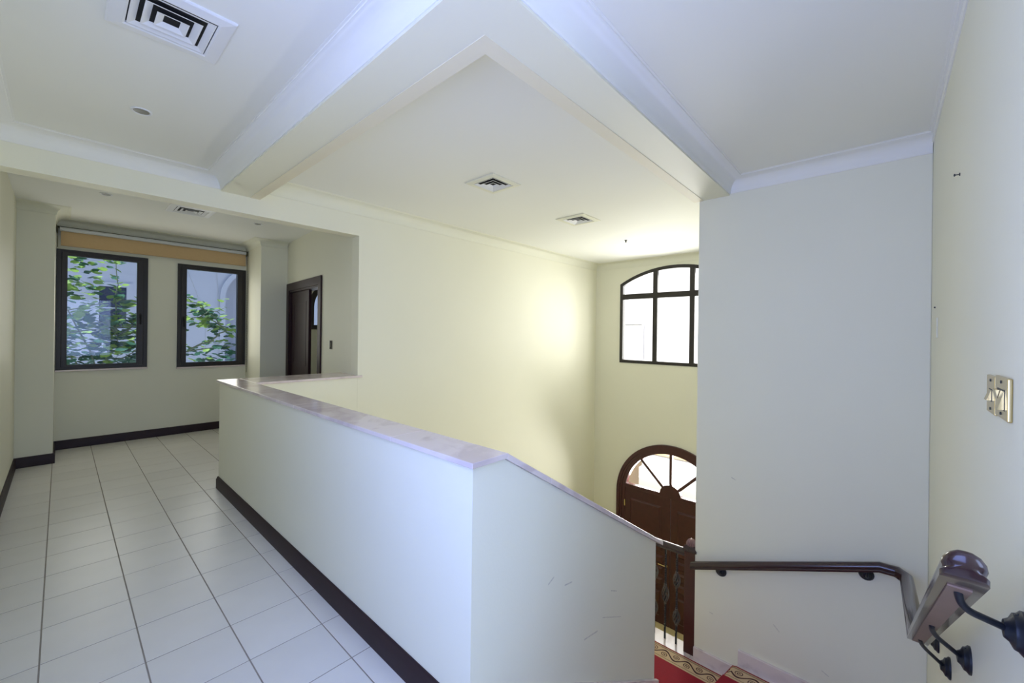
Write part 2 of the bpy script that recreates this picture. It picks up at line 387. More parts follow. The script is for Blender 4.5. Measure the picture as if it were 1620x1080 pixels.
cornice('trim_3', [(XL, YP), (XPL, YP), (XPL, YWW), (XPR, YWW), (XPR, YP), (2.43, YP)], ZAL, .095, .125, m_trim2)
cornice('trim_4', [(X2, YR), (1.25, YR)], ZC, .05, .03)
SKP = [(0, 0), (.018, 0), (.018, .088), (.012, .098), (.012, .106), (.006, .115), (0, .115)]
def skirt(name, path):
    bm = bmesh.new(); sweep(bm, [(x, y, 0) for x, y in path], SKP); return struct(name, bm, m_base, smooth=True)
skirt('baseboard_left', [(XL, -2.4), (XL, YP), (XPL, YP), (XPL, YWW), (XPR, YWW), (XPR, YP), (2.425, YP)])
skirt('baseboard_parapet', [(XJ, 4.86), (XW, 4.86), (XW, YW)])

# ------------------------------------------------------------------ floor with separate tiles
fl = struct('floor', boxes((XL-.1, XW+.02, .5, YWW, -.3, -.0018), (XW+.02, 2.7, 4.5, YWW, -.3, -.0018), (XL-.1, 1.25, -2.6, .5, -.3, -.0018), (XW+.02, 1.25, .5, YW, -.3, -.0018), (2.7, 6.2, YH+.16, YWW, -.3, 0)), m_grout)
T0, TX, TY, JT = .334, -.055, 4.543, .006
tile_cache = {}
def tile(x0, x1, y0, y1):
    x0 += JT/2; x1 -= JT/2; y0 += JT/2; y1 -= JT/2
    if x1-x0 < .01 or y1-y0 < .01: return
    k = (round(x1-x0, 4), round(y1-y0, 4))
    if k not in tile_cache:
        bm = bmesh.new(); a, b = k[0]/2, k[1]/2; e = .0010
        lo = [bm.verts.new(p) for p in ((-a, -b, -.006), (a, -b, -.006), (a, b, -.006), (-a, b, -.006))]
        mi = [bm.verts.new(p) for p in ((-a, -b, -e), (a, -b, -e), (a, b, -e), (-a, b, -e))]
        hi = [bm.verts.new(p) for p in ((-a+e, -b+e, 0), (a-e, -b+e, 0), (a-e, b-e, 0), (-a+e, b-e, 0))]
        bm.faces.new(hi)
        for q, r in ((lo, mi), (mi, hi)):
            for i in range(4): bm.faces.new((q[i], q[(i+1) % 4], r[(i+1) % 4], r[i]))
        me = bpy.data.meshes.new('floor_tile'); bm.to_mesh(me); bm.free(); me.materials.append(m_tile); tile_cache[k] = me
    o = bpy.data.objects.new('floor_tile', tile_cache[k]); COL.objects.link(o); o.parent = fl
    o.location = ((x0+x1)/2, (y0+y1)/2, random.uniform(-.0004, .0004)); o.rotation_euler = (random.uniform(-.0008, .0008), random.uniform(-.0008, .0008), 0)
for i in range(-1, 8):
    for j in range(-10, 15):
        x0, x1 = TX+i*T0, TX+(i+1)*T0; y0, y1 = TY-j*T0-T0, TY-j*T0
        xa, xb, ya, yb = max(x0, XL), x1, max(y0, -.55), min(y1, YWW)
        if yb <= ya: continue
        if yb > YP+.01 and xa < XPL: xa = XPL if ya > YP-.01 else xa
        lim = 1.25 if yb <= YW else XW if ya < 4.86 else 2.44
        if ya < 4.86 and yb > 4.86:                       # row that passes the end of the parapet
            if xa < XW: tile(xa, min(xb, XW), ya, yb)
            if xb > XW: tile(max(xa, XW), min(xb, 2.28), 4.86, yb)
            continue
        if ya < YW and yb > YW and xa >= XW: yb = YW; lim = 1.25
        if xa < lim: tile(xa, min(xb, lim), ya, yb)

# ------------------------------------------------------------------ parapet with marble capping
par = struct('wall_parapet', boxes((XW, XW+.143, YW, 4.86, FOY, ZCAP-.022)), m_wall)
slope = (.12-1.067)/(2.836-1.229)
zcap = lambda x: 1.067+slope*(x-1.229)
bm = bmesh.new()
prism(bm, [(XW+.143, FOY), (2.767, FOY), (2.767, zcap(2.767)-.027), (1.229, ZCAP-.027), (XW+.143, ZCAP-.022)], 'y', YW, YW+.147)
m_scuff2 = scuffed('scuffed_parapet_paint', [(1.548, .382, 1.588, .397, .006), (1.683, .318, 1.742, .308, .005), (2.149, .08, 2.213, .049, .004), (2.055, -.028, 2.27, -.13, .003), (1.868, -.05, 1.998, -.074, .006)], 0)
par2 = struct('wall_stair_parapet', bm, m_scuff2)
def slab(bmx, name, parent, bev=.0025):
    return obj(name, bmx, m_marble, parent, bevel=bev)
ov = .024
for y0, y1 in ((YW-ov, 1.697), (1.6985, 2.88), (2.8815, 4.88)):
    slab(boxes((XW-ov, 1.229, y0, y1, ZCAP-.022, ZCAP)), 'cap_slab', par)
slab(boxes((1.2305, XJ+.05, YH-.02, 4.88, ZCAP-.022, ZCAP)), 'cap_slab', par)
for x0, x1 in ((1.2295, 1.527), (1.5285, 2.08), (2.0815, 2.836)):
    bm = bmesh.new(); prism(bm, [(x0, zcap(x0)-.026), (x1, zcap(x1)-.026), (x1, zcap(x1)), (x0, zcap(x0))], 'y', YW-ov, YW+.175)
    slab(bm, 'cap_slab', par2)
bm = bmesh.new(); prism(bm, [(1.27, zcap(1.27)-1.2), (2.80, zcap(2.80)-1.2), (2.80, zcap(2.80)-.965), (1.27, zcap(1.27)-.965)], 'y', YW-.02, YW+.001)
slab(bm, 'skirting_slab', par2)

# ------------------------------------------------------------------ staircase
st = thing('staircase', 'pinkish marble staircase turning left at the handrail corner, below the parapet', 'staircase')
G, RI = .27, .16
def step(bmx): return obj('step', bmx, m_marble, st, bevel=.004)
for i in range(5):
    x0 = 1.25+G*i; z = -RI*(i+1); step(boxes((x0, x0+G+.015, YR+.001, YW-.001, z-.5, z)))
PX, PY = 2.87, 1.10
step(boxes((2.60, PX, YR+.001, YW-.001, -1.5, -.96)))
Zw = [-1.107, -1.254]; ZL = -1.40
yc = .914
bm = bmesh.new(); prism(bm, [(PX, YR+.001), (X2-.001, YR+.001), (X2-.001, YR+.12), (PX, PY)], 'z', -1.7, Zw[0]); step(bm)
bm = bmesh.new(); prism(bm, [(PX, PY), (X2-.001, YR+.12), (X2-.001, yc)], 'z', -1.7, Zw[1]); step(bm)
landing = boxes((2.80, 4.085, 1.31, 2.42, ZL-.2, ZL))
prism(landing, [(PX-.03, PY), (X2-.001, yc), (X2-.001, 1.31), (PX-.03, 1.31)], 'z', ZL-.2, ZL)
box(landing, X2-.001, 4.085, 1.284, 1.31, ZL-.2, ZL)
o = obj('landing', landing, m_marble, st, bevel=.004)
for i in range(13):
    x1 = 2.80-G*i; z = ZL-.17*(i+1)
    if x1-G > 1.22: step(boxes((x1-G-.015, x1, 1.31, 2.42, z-.5, z)))
# marble skirting up the end wall
obj('skirting_slab', boxes((X2-.022, X2+.001, YR+.002, yc, Zw[1]-.16, Zw[1]+.121)), m_marble, st, bevel=.003)
obj('skirting_slab', boxes((X2-.022, X2+.001, yc, 1.283, ZL-.01, ZL+.105)), m_marble, st, bevel=.003)
bm = bmesh.new(); prism(bm, [(1.28, -.12), (2.6, -.12+slope*1.32), (2.6, slope*1.32-.02), (1.28, -.02+.01)], 'y', YR+.0005, YR+.02)
obj('skirting_slab', bm, m_marble, st, bevel=.004)

# ------------------------------------------------------------------ red carpet runner
cr = thing('carpet_runner', 'red carpet runner with beige scroll border on the marble stair', 'carpet', (0, 0, 0))
def carpet_quad(name, p00, p01, p11, p10, m, uv=None, t=.012):
    bm = bmesh.new(); lay = bm.loops.layers.uv.new('UVMap')
    V = [Vector(p) for p in (p00, p01, p11, p10)]
    nrm = (V[1]-V[0]).cross(V[3]-V[0]).normalized()
    if nrm.z < -.01 or (abs(nrm.z) < .01 and False): nrm = -nrm
    a = [bm.verts.new(v+nrm*t) for v in V]; b = [bm.verts.new(v+nrm*.001) for v in V]
    f = bm.faces.new(a); fs = [f, bm.faces.new(b[::-1])]
    for i in range(4): fs.append(bm.faces.new((a[i], b[i], b[(i+1) % 4], a[(i+1) % 4])))
    uvs = uv or [(0, 0)]*4
    vmap = {v: uvs[i % 4] for q in (a, b) for i, v in enumerate(q)}
    for ff in fs:
        for l in ff.loops: l[lay].uv = vmap[l.vert]
    return obj(name, bm, m, cr)
XO, XI, XF = 3.885, 3.715, 3.42
def strip(y0, y1, z, v0):
    carpet_quad('border', (XO, y0, z), (XO, y1, z), (XI, y1, z), (XI, y0, z), m_border, [(0, v0), (0, v0+abs(y1-y0)), (.17, v0+abs(y1-y0)), (.17, v0)])
    carpet_quad('field', (XI, y0, z), (XI, y1, z), (XF, y1, z), (XF, y0, z), m_red)
def rprism(name, pts, z, m, t=.012):
    bm = bmesh.new(); prism(bm, pts, 'z', z+.001, z+t); return obj(name, bm, m, cr)
strip(yc+.03, 2.15, ZL, 0)
# carpet on the winder above, wrapped over its front edge
ye = lambda x, off=0: PY+(yc-PY)*(x-PX)/(X2-PX)+off
nose = .018
bm = bmesh.new(); lay = bm.loops.layers.uv.new('UVMap')
def face(pts, uvs):
    f = bm.faces.new([bm.verts.new(p) for p in pts])
    for l, u in zip(f.loops, uvs): l[lay].uv = u
zt = Zw[1]+.012
face([(XO, ye(XO)+nose, zt-.01), (XO, ye(XO)-.01, zt), (XI, ye(XI)-.01, zt), (XI, ye(XI)+nose, zt-.01)], [(0, .03), (0, .0), (.17, .0), (.17, .03)])
face([(XO, ye(XO)-.01, zt), (XO, .10, zt), (XI, .22, zt), (XI, ye(XI)-.01, zt)], [(0, .0), (0, .79), (.17, .67), (.17, .0)])
obj('border', bm, m_border, cr)
bm = bmesh.new()
prism(bm, [(ye(3.0)+nose-.001, Zw[1]+.001), (ye(3.0)+nose, zt-.008), (ye(3.0)+nose-.008, ZL+.012), (ye(3.0)+.001, ZL+.012)], 'x', 2.99, 3.0)
bm.free()
def riserquad(x0, x1, m, name):
    b = bmesh.new()
    A = [(x0, ye(x0)+.002), (x1, ye(x1)+.002), (x1, ye(x1)+nose), (x0, ye(x0)+nose)]
    prism(b, A, 'z', ZL+.012, zt-.008); obj(name, b, m, cr)
riserquad(2.99, XO, m_red, 'field')
rprism('field', [(3.0, ye(3.0)+nose), (3.0, 1.02), (XI, .22), (XI, ye(XI)+nose)], Zw[1], m_red)
# flight above: treads and risers along x
for i in range(6):
    x0 = 1.25+G*i; z = -RI*(i+1)
    carpet_quad('field', (x0, .16, z), (x0+G+.01, .16, z), (x0+G+.01, .80, z), (x0, .80, z), m_red)
    for ya, yb in ((.0, .16), (.96, .80)):
        carpet_quad('border', (x0, ya, z), (x0+G+.01, ya, z), (x0+G+.01, yb, z), (x0, yb, z), m_border, [(0, x0), (0, x0+G), (.17, x0+G), (.17, x0)])

# ------------------------------------------------------------------ wall handrail
hr = thing('handrail', 'dark mahogany wall handrail on iron brackets, bending round the stair corner', 'handrail')
RP = [(-.034, 0), (-.034, .012), (-.029, .018), (-.032, .028), (-.030, .040), (-.022, .052), (-.010, .059), (0, .060), (.010, .059), (.022, .052), (.030, .040), (.032, .028), (.029, .018), (.034, .012), (.034, 0)]
zr1 = 1.075; RS = -.629
path = [(1.20, -.118, zr1), (2.62, -.118, zr1+RS*1.42), (3.80, -.118, -.065), (3.862, -.075, -.066), (3.862, .02, -.068), (3.862, 1.288, -.547)]
bm = bmesh.new(); sweep(bm, path, RP); obj('rail', bm, m_rail, hr, smooth=True)
bm = bmesh.new(); rows = []
for i in range(7):
    a = math.pi/2*i/6; k = math.cos(a)*.93+.07 if i < 6 else .05; d = -.022*math.sin(a)
    rows.append([bm.verts.new((1.20+d, -.118-o_*k, zr1-d*-.629*-1+.028+(u_-.028)*k)) for o_, u_ in RP])
for i in range(6):
    for j in range(len(RP)): bm.faces.new((rows[i][j], rows[i][(j+1) % len(RP)], rows[i+1][(j+1) % len(RP)], rows[i+1][j]))
bm.faces.new(rows[-1]); obj('end_cap', bm, m_rail, hr, smooth=True)
bm = bmesh.new(); sweep(bm, [(1.26, -.118, zr1-.0377), (2.60, -.118, zr1+RS*1.40)], [(-.018, -.004), (.018, -.004), (.018, .002), (-.018, .002)]); obj('rail_plate', bm, m_railu, hr)
def bracket(a, b, wall_axis):
    # a: top under the rail, b: rosette centre on the wall
    A, B = Vector(a), Vector(b); mid = Vector((A.x+(B.x-A.x)*.25, A.y, A.z-.045)) if wall_axis == 'y' else Vector((A.x, A.y+(B.y-A.y)*.25, A.z-.045))
    pts = [A+Vector((0, 0, .01)), A]
    for i in range(9):
        t = i/8; pts.append(mid*(1-t)**2 + A*0 if False else (A*(1-t)**2 + mid*2*t*(1-t) + (mid+(B-mid)*.35)*t*t))
    pts += [mid+(B-mid)*.7, B]
    bm = bmesh.new(); tube(bm, pts, .0075, 10); o = obj('bracket', bm, m_iron, hr, smooth=True)
    bm = bmesh.new(); prof = [(.045, 0), (.045, .006), (.038, .012), (.036, .018), (.024, .024), (.018, .032), (.006, .034)]
    if wall_axis == 'y': lathe(bm, prof, (B.x, YR, B.z), 'y', 18)
    else: lathe(bm, [(r, -h) for r, h in prof], (X2, B.y, B.z), 'x', 18)
    for dz in (-.034, .034):
        if wall_axis == 'y': lathe(bm, [(.006, .004), (.006, .013), (.003, .016)], (B.x, YR, B.z+dz), 'y', 8)
    obj('rosette', bm, m_iron, o, smooth=True)
bracket((1.30, -.12, 1.075-.06), (1.385, YR+.02, .925), 'y')
bracket((1.93, -.12, .612), (2.12, YR+.02, .445), 'y')
bracket((2.47, -.12, .275), (2.68, YR+.02, .085), 'y')
bracket((3.12, -.12, .055), (3.2, YR+.02, -.09), 'y')
bracket((3.862, .08, -.10), (X2-.02, .09, -.155), 'x')
bracket((3.862, 1.05, -.465), (X2-.02, 1.06, -.52), 'x')

# ------------------------------------------------------------------ landing balustrade
bl = thing('balustrade', 'dark wood and twisted iron balustrade with reeded newel knob on the stair landing', 'balustrade', (4.0, 1.33, ZL))
def bobj(name, bm, m, parent=None, smooth=False, bevel=0):
    bmesh.ops.translate(bm, verts=bm.verts, vec=(-4.0, -1.33, -ZL)); return obj(name, bm, m, parent or bl, smooth, bevel)
ns = .049
bm = bmesh.new(); box(bm, 4.0-ns, 4.0+ns, 1.33-ns, 1.33+ns, ZL, -.448); nw = bobj('newel_post', bm, m_dark, None, False, .004)
bm = bmesh.new(); c = .062
prism(bm, [(4.0-c, 1.33-c), (4.0+c, 1.33-c), (4.0+c, 1.33+c), (4.0-c, 1.33+c)], 'z', -.448, -.430)
q = [bm.verts.new(p) for p in ((4-c, 1.33-c, -.430), (4+c, 1.33-c, -.430), (4+c, 1.33+c, -.430), (4-c, 1.33+c, -.430))]
k2 = .04; q2 = [bm.verts.new(p) for p in ((4-k2, 1.33-k2, -.403), (4+k2, 1.33-k2, -.403), (4+k2, 1.33+k2, -.403), (4-k2, 1.33+k2, -.403))]
bm.faces.new(q2)
for i in range(4): bm.faces.new((q[i], q[(i+1) % 4], q2[(i+1) % 4], q2[i]))
cap = bobj('newel_cap', bm, m_rail, nw)
bm = bmesh.new(); seg = 32; rows = []
for i in range(9):
    a = math.pi/2*i/8
    rows.append([bm.verts.new((4.0+math.cos(2*math.pi*k/seg)*.05*math.cos(a)*(1 if k % 2 else .78)*.98+.0, 1.33+math.sin(2*math.pi*k/seg)*.05*math.cos(a)*(1 if k % 2 else .78), -.406+.062*math.sin(a))) for k in range(seg)])
for i in range(8):
    for k in range(seg): bm.faces.new((rows[i][k], rows[i][(k+1) % seg], rows[i+1][(k+1) % seg], rows[i+1][k]))
fin = bobj('finial', bm, mat('finial_wood_with_glare', srgb(140, 108, 102), .3, noise=.1, nscale=40, coat=.4), nw); fin['label'] = 'reeded round wooden finial'  # wood colour paled to take in the glare on the knob
bm = bmesh.new(); sweep(bm, [(4.0, 1.375, -.515), (4.0, 2.36, -.515)], RP); bobj('handrail', bm, m_rail, None, True)
bm = bmesh.new(); box(bm, 4.0-ns, 4.0+ns, 2.36-ns, 2.36+ns, ZL, -.48); bobj('newel_post', bm, m_dark, None, False, .004)
def baluster(y, kind):
    bm = bmesh.new(); n = 90; s = .0075; rows = []
    zb, ztop = ZL, -.515
    for i in range(n+1):
        t = i/n; z = zb+(ztop-zb)*t; a = 0 if t < .12 or t > .93 else (t-.12)*60
        rows.append([bm.verts.new((4.0+s*1.41*math.cos(a+math.pi/4+k*math.pi/2), y+s*1.41*math.sin(a+math.pi/4+k*math.pi/2), z)) for k in range(4)])
    for i in range(n):
        for k in range(4): bm.faces.new((rows[i][k], rows[i][(k+1) % 4], rows[i+1][(k+1) % 4], rows[i+1][k]))
    bm.faces.new(rows[0][::-1]); bm.faces.new(rows[-1])
    b = bobj('baluster', bm, m_iron)
    for zc_, hh in ([(-.965, .085)] if kind == 1 else [(-.79, .07), (-1.145, .07)]):
        bm = bmesh.new()
        for j in range(8):
            pts = []
            for i in range(9):
                t = i/8; aa = j*math.pi/4+t*2.2; rr = .027*math.sin(math.pi*t)**.8+.005
                pts.append((4.0+rr*math.cos(aa), y+rr*math.sin(aa), zc_-hh+2*hh*t))
            tube(bm, pts, .0045, 5)
        lathe(bm, [(.012, -.01), (.012, .01)], (4.0, y, zc_-hh)); lathe(bm, [(.012, -.01), (.012, .01)], (4.0, y, zc_+hh))
        bobj('basket', bm, m_pewter, b)
for i in range(8): baluster(1.464+.1085*i, 2 if i % 2 == 0 else 1)

# ------------------------------------------------------------------ foyer floor and entrance door
struct('floor_foyer', boxes((1.2, XE+.2, .9, YH, FOY-.2, FOY)), m_cream2)
d1 = sempty('door_1', (XE, YC, FOY)); d1['label'] = 'dark arched double entrance door with sunburst fanlight'
def dobj(name, bm, m, parent=None, **k):
    bmesh.ops.translate(bm, verts=bm.verts, vec=(-XE, -YC, -FOY)); return obj(name, bm, m, parent or d1, **k)
ZD = -1.45
def archpath(r, n=40): return [(YC-r, FOY)] + arc(YC, ZD, r, 180, 0, n) + [(YC+r, FOY)]
for r0, r1, a, b in ((1.045, .985, XE-.045, XE+.02), (.99, .945, XE-.03, XE+.1), (.95, .88, XE-.018, XE+.1)):
    bm = bmesh.new(); ring(bm, archpath(r0), archpath(r1), 'x', a, b, closed=False); dobj('frame', bm, m_dark, smooth=True)
ri = .88; zt_ = -1.318
for s in (-1, 1):
    bm = bmesh.new(); y0, y1 = sorted((YC+s*.004, YC+s*ri)); box(bm, XE-.005, XE+.045, y0, y1, FOY+.01, zt_)
    leaf = dobj('door_leaf', bm, m_dark, bevel=.003)
    for z0, z1 in ((-2.12, -1.54), (-2.36, -2.22), (-2.57, -2.43), (-2.77, -2.63), (-2.97, -2.83), (-3.52, -3.07)):
        for yy0, yy1 in (((y0+.17, y0+.76),) if z1 > -2.2 or z1 < -3 else ((y0+.12, y0+.42), (y0+.48, y0+.78))):
            bm = bmesh.new(); w_ = .03
            prism(bm, [(yy0, z0), (yy1, z0), (yy1, z1), (yy0, z1)], 'x', XE-.012, XE)
            lo = [bm.verts.new((XE-.012, p[0], p[1])) for p in rect(yy0, yy1, z0, z1)]; hi = [bm.verts.new((XE-.03, p[0], p[1])) for p in rect(yy0+w_, yy1-w_, z0+w_, z1-w_)]
            bm.faces.new(hi)
            for i in range(4): bm.faces.new((lo[i], lo[(i+1) % 4], hi[(i+1) % 4], hi[i]))
            dobj('panel', bm, m_dark, leaf)
    if s == 1:
        bm = bmesh.new(); tube(bm, [(XE-.03, YC+.06, -2.565), (XE-.06, YC+.06, -2.565), (XE-.065, YC+.08, -2.562), (XE-.065, YC+.19, -2.56)], .011, 8); lathe(bm, [(.028, -.035), (.028, -.025)], (XE, YC+.06, -2.565), 'x', 12)
        dobj('handle', bm, m_brass, leaf, smooth=True)
    bm = bmesh.new(); box(bm, XE-.022, XE, YC+s*ri-.012, YC+s*ri+.012, -1.72, -1.60); dobj('hinge', bm, m_brass, leaf)
bm = bmesh.new(); box(bm, XE-.035, XE+.06, YC-ri-.01, YC+ri+.01, zt_-.03, zt_+.035); dobj('transom', bm, m_dark, bevel=.006)
bm = bmesh.new(); prism(bm, arc(YC, zt_+.02, .19, 180, 0, 20), 'x', XE-.04, XE+.05); dobj('sunburst_hub', bm, m_dark, smooth=True)
for a in (45, 90, 135):
    ca, sa = math.cos(math.radians(a)), math.sin(math.radians(a)); bm = bmesh.new()
    p = [(YC+.16*ca-.024*sa, zt_+.16*sa+.024*ca), (YC+.16*ca+.024*sa, zt_+.16*sa-.024*ca)]; L_ = .80 if a != 90 else .76
    p += [(YC+L_*ca+.024*sa, zt_+L_*sa-.024*ca), (YC+L_*ca-.024*sa, zt_+L_*sa+.024*ca)]
    prism(bm, p, 'x', XE-.02, XE+.05); dobj('glazing_bar', bm, m_dark)
bm = bmesh.new(); prism(bm, [(YC+ri, zt_)] + arc(YC, ZD, ri+.01, 8, 172, 30) + [(YC-ri, zt_)], 'x', XE+.02, XE+.026); dobj('pane', bm, m_clear)

# ------------------------------------------------------------------ hall window
w3 = sempty('window_3', (XE, YC, 1.03)); w3['label'] = 'large segmental arched hall window with dark bronze glazing bars'
def wobj(name, bm, m, **k):
    bmesh.ops.translate(bm, verts=bm.verts, vec=(-XE, -YC, -1.03)); return obj(name, bm, m, w3, **k)
fo = [(YC-RW, 1.03)] + arc(YC, zc2, R2, 90+a2, 90-a2, 24) + [(YC+RW, 1.03)]
Ri = R2-.06; wi = RW-.06; ai = math.degrees(math.asin(wi/Ri))
fi = [(YC-wi, 1.088)] + arc(YC, zc2, Ri, 90+ai, 90-ai, 24) + [(YC+wi, 1.088)]
bm = bmesh.new(); ring(bm, fo, fi, 'x', XE-.012, XE+.07); wobj('frame', bm, m_frame)
for y in (YC-.33, YC+.33):
    bm = bmesh.new(); box(bm, XE-.008, XE+.05, y-.042, y+.042, 1.07, zc2+math.sqrt(R2*R2-.364**2)-.02); wobj('mullion', bm, m_frame)
bm = bmesh.new(); box(bm, XE-.010, XE+.05, YC-wi-.01, YC+wi+.01, 2.25, 2.352); wobj('transom', bm, m_frame)
for (ya, yb) in ((YC-wi, YC-.364), (YC-.296, YC+.296), (YC+.364, YC+wi)):
    bm = bmesh.new(); box(bm, XE+.02, XE+.026, ya-.01, yb+.01, 1.07, 2.26); wobj('pane', bm, m_clear)
    top = [(ya-.005+(yb-ya+.01)*i/8, zc2+math.sqrt(Ri*Ri-(ya-.005+(yb-ya+.01)*i/8-YC)**2)+.005) for i in range(9)]
    bm = bmesh.new(); prism(bm, [(ya-.005, 2.34)] + top + [(yb+.005, 2.34)], 'x', XE+.02, XE+.026); wobj('pane', bm, m_clear)

# ------------------------------------------------------------------ alcove windows, blind
def casement(name, W, hside, label, sash):
    x0, x1, z0, z1 = W; t = sempty(name, ((x0+x1)/2, YWW, z0)); t['label'] = label
    off = (-(x0+x1)/2, -YWW, -z0)
    def put(n, bm, m, parent=t, **k):
        bmesh.ops.translate(bm, verts=bm.verts, vec=off); return obj(n, bm, m, parent, **k)
    bm = bmesh.new(); ring(bm, rect(x0, x1, z0, z1), rect(x0+.05, x1-.05, z0+.04, z1-.04), 'y', YWW-.018, YWW+.08); put('frame', bm, m_frame, bevel=.003)
    gl, gr, gb, gt = sash
    bm = bmesh.new(); ring(bm, rect(x0+.045, x1-.045, z0+.035, z1-.035), rect(gl, gr, gb, gt), 'y', YWW-.034, YWW+.05); sa = put('sash', bm, m_frame, bevel=.004)
    bm = bmesh.new(); box(bm, gl-.005, gr+.005, YWW+.005, YWW+.011, gb-.005, gt+.005); put('pane', bm, m_glass)
    hx = gr+.035 if hside > 0 else gl-.035; zm = (z0+z1)/2-.05
    bm = bmesh.new(); box(bm, hx-.012, hx+.012, YWW-.046, YWW-.034, zm-.035, zm+.035)
    tube(bm, [(hx, YWW-.045, zm), (hx, YWW-.075, zm), (hx, YWW-.08, zm-.02), (hx, YWW-.08, zm-.12)], .009, 8); put('handle', bm, m_black, sa, smooth=True)
    bm = bmesh.new(); box(bm, x0-.005, x1+.005, YWW-.035, YWW+.08, z0-.022, z0); put('sill', bm, m_marble, bevel=.003)
casement('window_1', W1, 1, 'left alcove window with thick dark frame, leafy branches behind', (.052, .72, 1.085, 2.50))
casement('window_2', W2, -1, 'right alcove window with dark frame, arched recess behind', (1.275, 1.93, 1.065, 2.478))
rb = thing('roller_blind', 'peach fabric roller blind with white tube above the two alcove windows', 'blind', (1.0, 7.79, 2.82))
def rbo(n, bm, m, **k):
    bmesh.ops.translate(bm, verts=bm.verts, vec=(-1.0, -7.79, -2.82)); return obj(n, bm, m, rb, **k)
bm = bmesh.new(); lathe(bm, [(.026, -.02), (.026, 2.03)], (0, 7.762, 2.822), 'x', 18); rbo('roller_tube', bm, m_tube, smooth=True)
bm = bmesh.new(); box(bm, -.01, 2.035, 7.786, 7.7885, 2.625, 2.815); rbo('fabric', bm, m_fabric)
bm = bmesh.new(); lathe(bm, [(.009, -.01), (.009, 2.035)], (0, 7.787, 2.622), 'x', 8); rbo('bottom_bar', bm, m_fabric, smooth=True)
for x in (-.045, 2.036):
    bm = bmesh.new(); box(bm, x, x+.012, 7.73, 7.838, 2.775, 2.852); rbo('bracket', bm, m_olive, bevel=.002)
bm = bmesh.new(); box(bm, -.045, 2.05, 7.75, 7.838, 2.845, 2.853); rbo('head_rail', bm, m_olive)
bm = bmesh.new(); pts = [(2.044, 7.724, 2.80-.0385*i) for i in range(50)]
for p in pts: box(bm, p[0]-.0022, p[0]+.0022, p[1]-.0022, p[1]+.0022, p[2]-.032, p[2])
rbo('bead_chain', bm, m_olive)
bm = bmesh.new(); tube(bm, [(-.036, 7.724, 2.79), (-.036, 7.724, 2.58)], .004, 6); rbo('bead_chain', bm, m_olive)

# ------------------------------------------------------------------ alcove door (in the skewed wall)
d2 = sempty('door_2', (XJ, YH, 0), -SK); d2['label'] = 'dark wooden alcove door with near leaf open'
def d2o(n, bm, m, parent=None, **k): return obj(n, bm, m, parent or d2, **k)
cw = .115
bm = bmesh.new()
outer = [(DY0-cw, 0), (DY0-cw, DZ+cw), (DY1+cw, DZ+cw), (DY1+cw, 0)]; inner = [(DY0, 0), (DY0, DZ), (DY1, DZ), (DY1, 0)]
ring(bm, outer, inner, 'x', -.022, 0, closed=False); d2o('casing', bm, m_door2, bevel=.005)
bm = bmesh.new(); ring(bm, [(DY0-.001, 0), (DY0-.001, DZ+.001), (DY1+.001, DZ+.001), (DY1+.001, 0)], [(DY0+.028, 0), (DY0+.028, DZ-.028), (DY1-.028, DZ-.028), (DY1-.028, 0)], 'x', -.005, .135, closed=False); d2o('jamb', bm, m_door2)
bm = boxes((.02, .06, DY1-.03-.80, DY1-.03, .008, DZ-.03)); lf = d2o('door_leaf', bm, m_door2, bevel=.003)
for z0, z1 in ((.2, .9), (1.05, 2.0)):
    bm = bmesh.new(); ring(bm, rect(DY1-.72, DY1-.14, z0, z1), rect(DY1-.69, DY1-.17, z0+.03, z1-.03), 'x', .0165, .021); d2o('panel', bm, m_door2, lf)
bm = boxes((.065, .50, DY0+.03, DY0+.07, .008, DZ-.03)); d2o('door_leaf', bm, m_door2, bevel=.003)
# bedroom arched window beyond
w4 = sempty('window_4', (brc, YWW, BW[2])); w4['label'] = 'small arched bedroom window seen through the open door'
def ap4(r, zb): return [(brc-r, zb)] + arc(brc, BW[3], r, 180, 0, 24) + [(brc+r, zb)]
def w4o(n, bm, m):
    bmesh.ops.translate(bm, verts=bm.verts, vec=(-brc, -YWW, -BW[2])); return obj(n, bm, m, w4)
bm = bmesh.new(); ring(bm, ap4(brr, BW[2]), ap4(brr-.09, BW[2]+.08), 'y', YWW-.02, YWW+.08); w4o('frame', bm, m_frame)
bm = bmesh.new(); prism(bm, ap4(brr-.08, BW[2]+.07), 'y', YWW+.02, YWW+.026); w4o('pane', bm, m_glass)

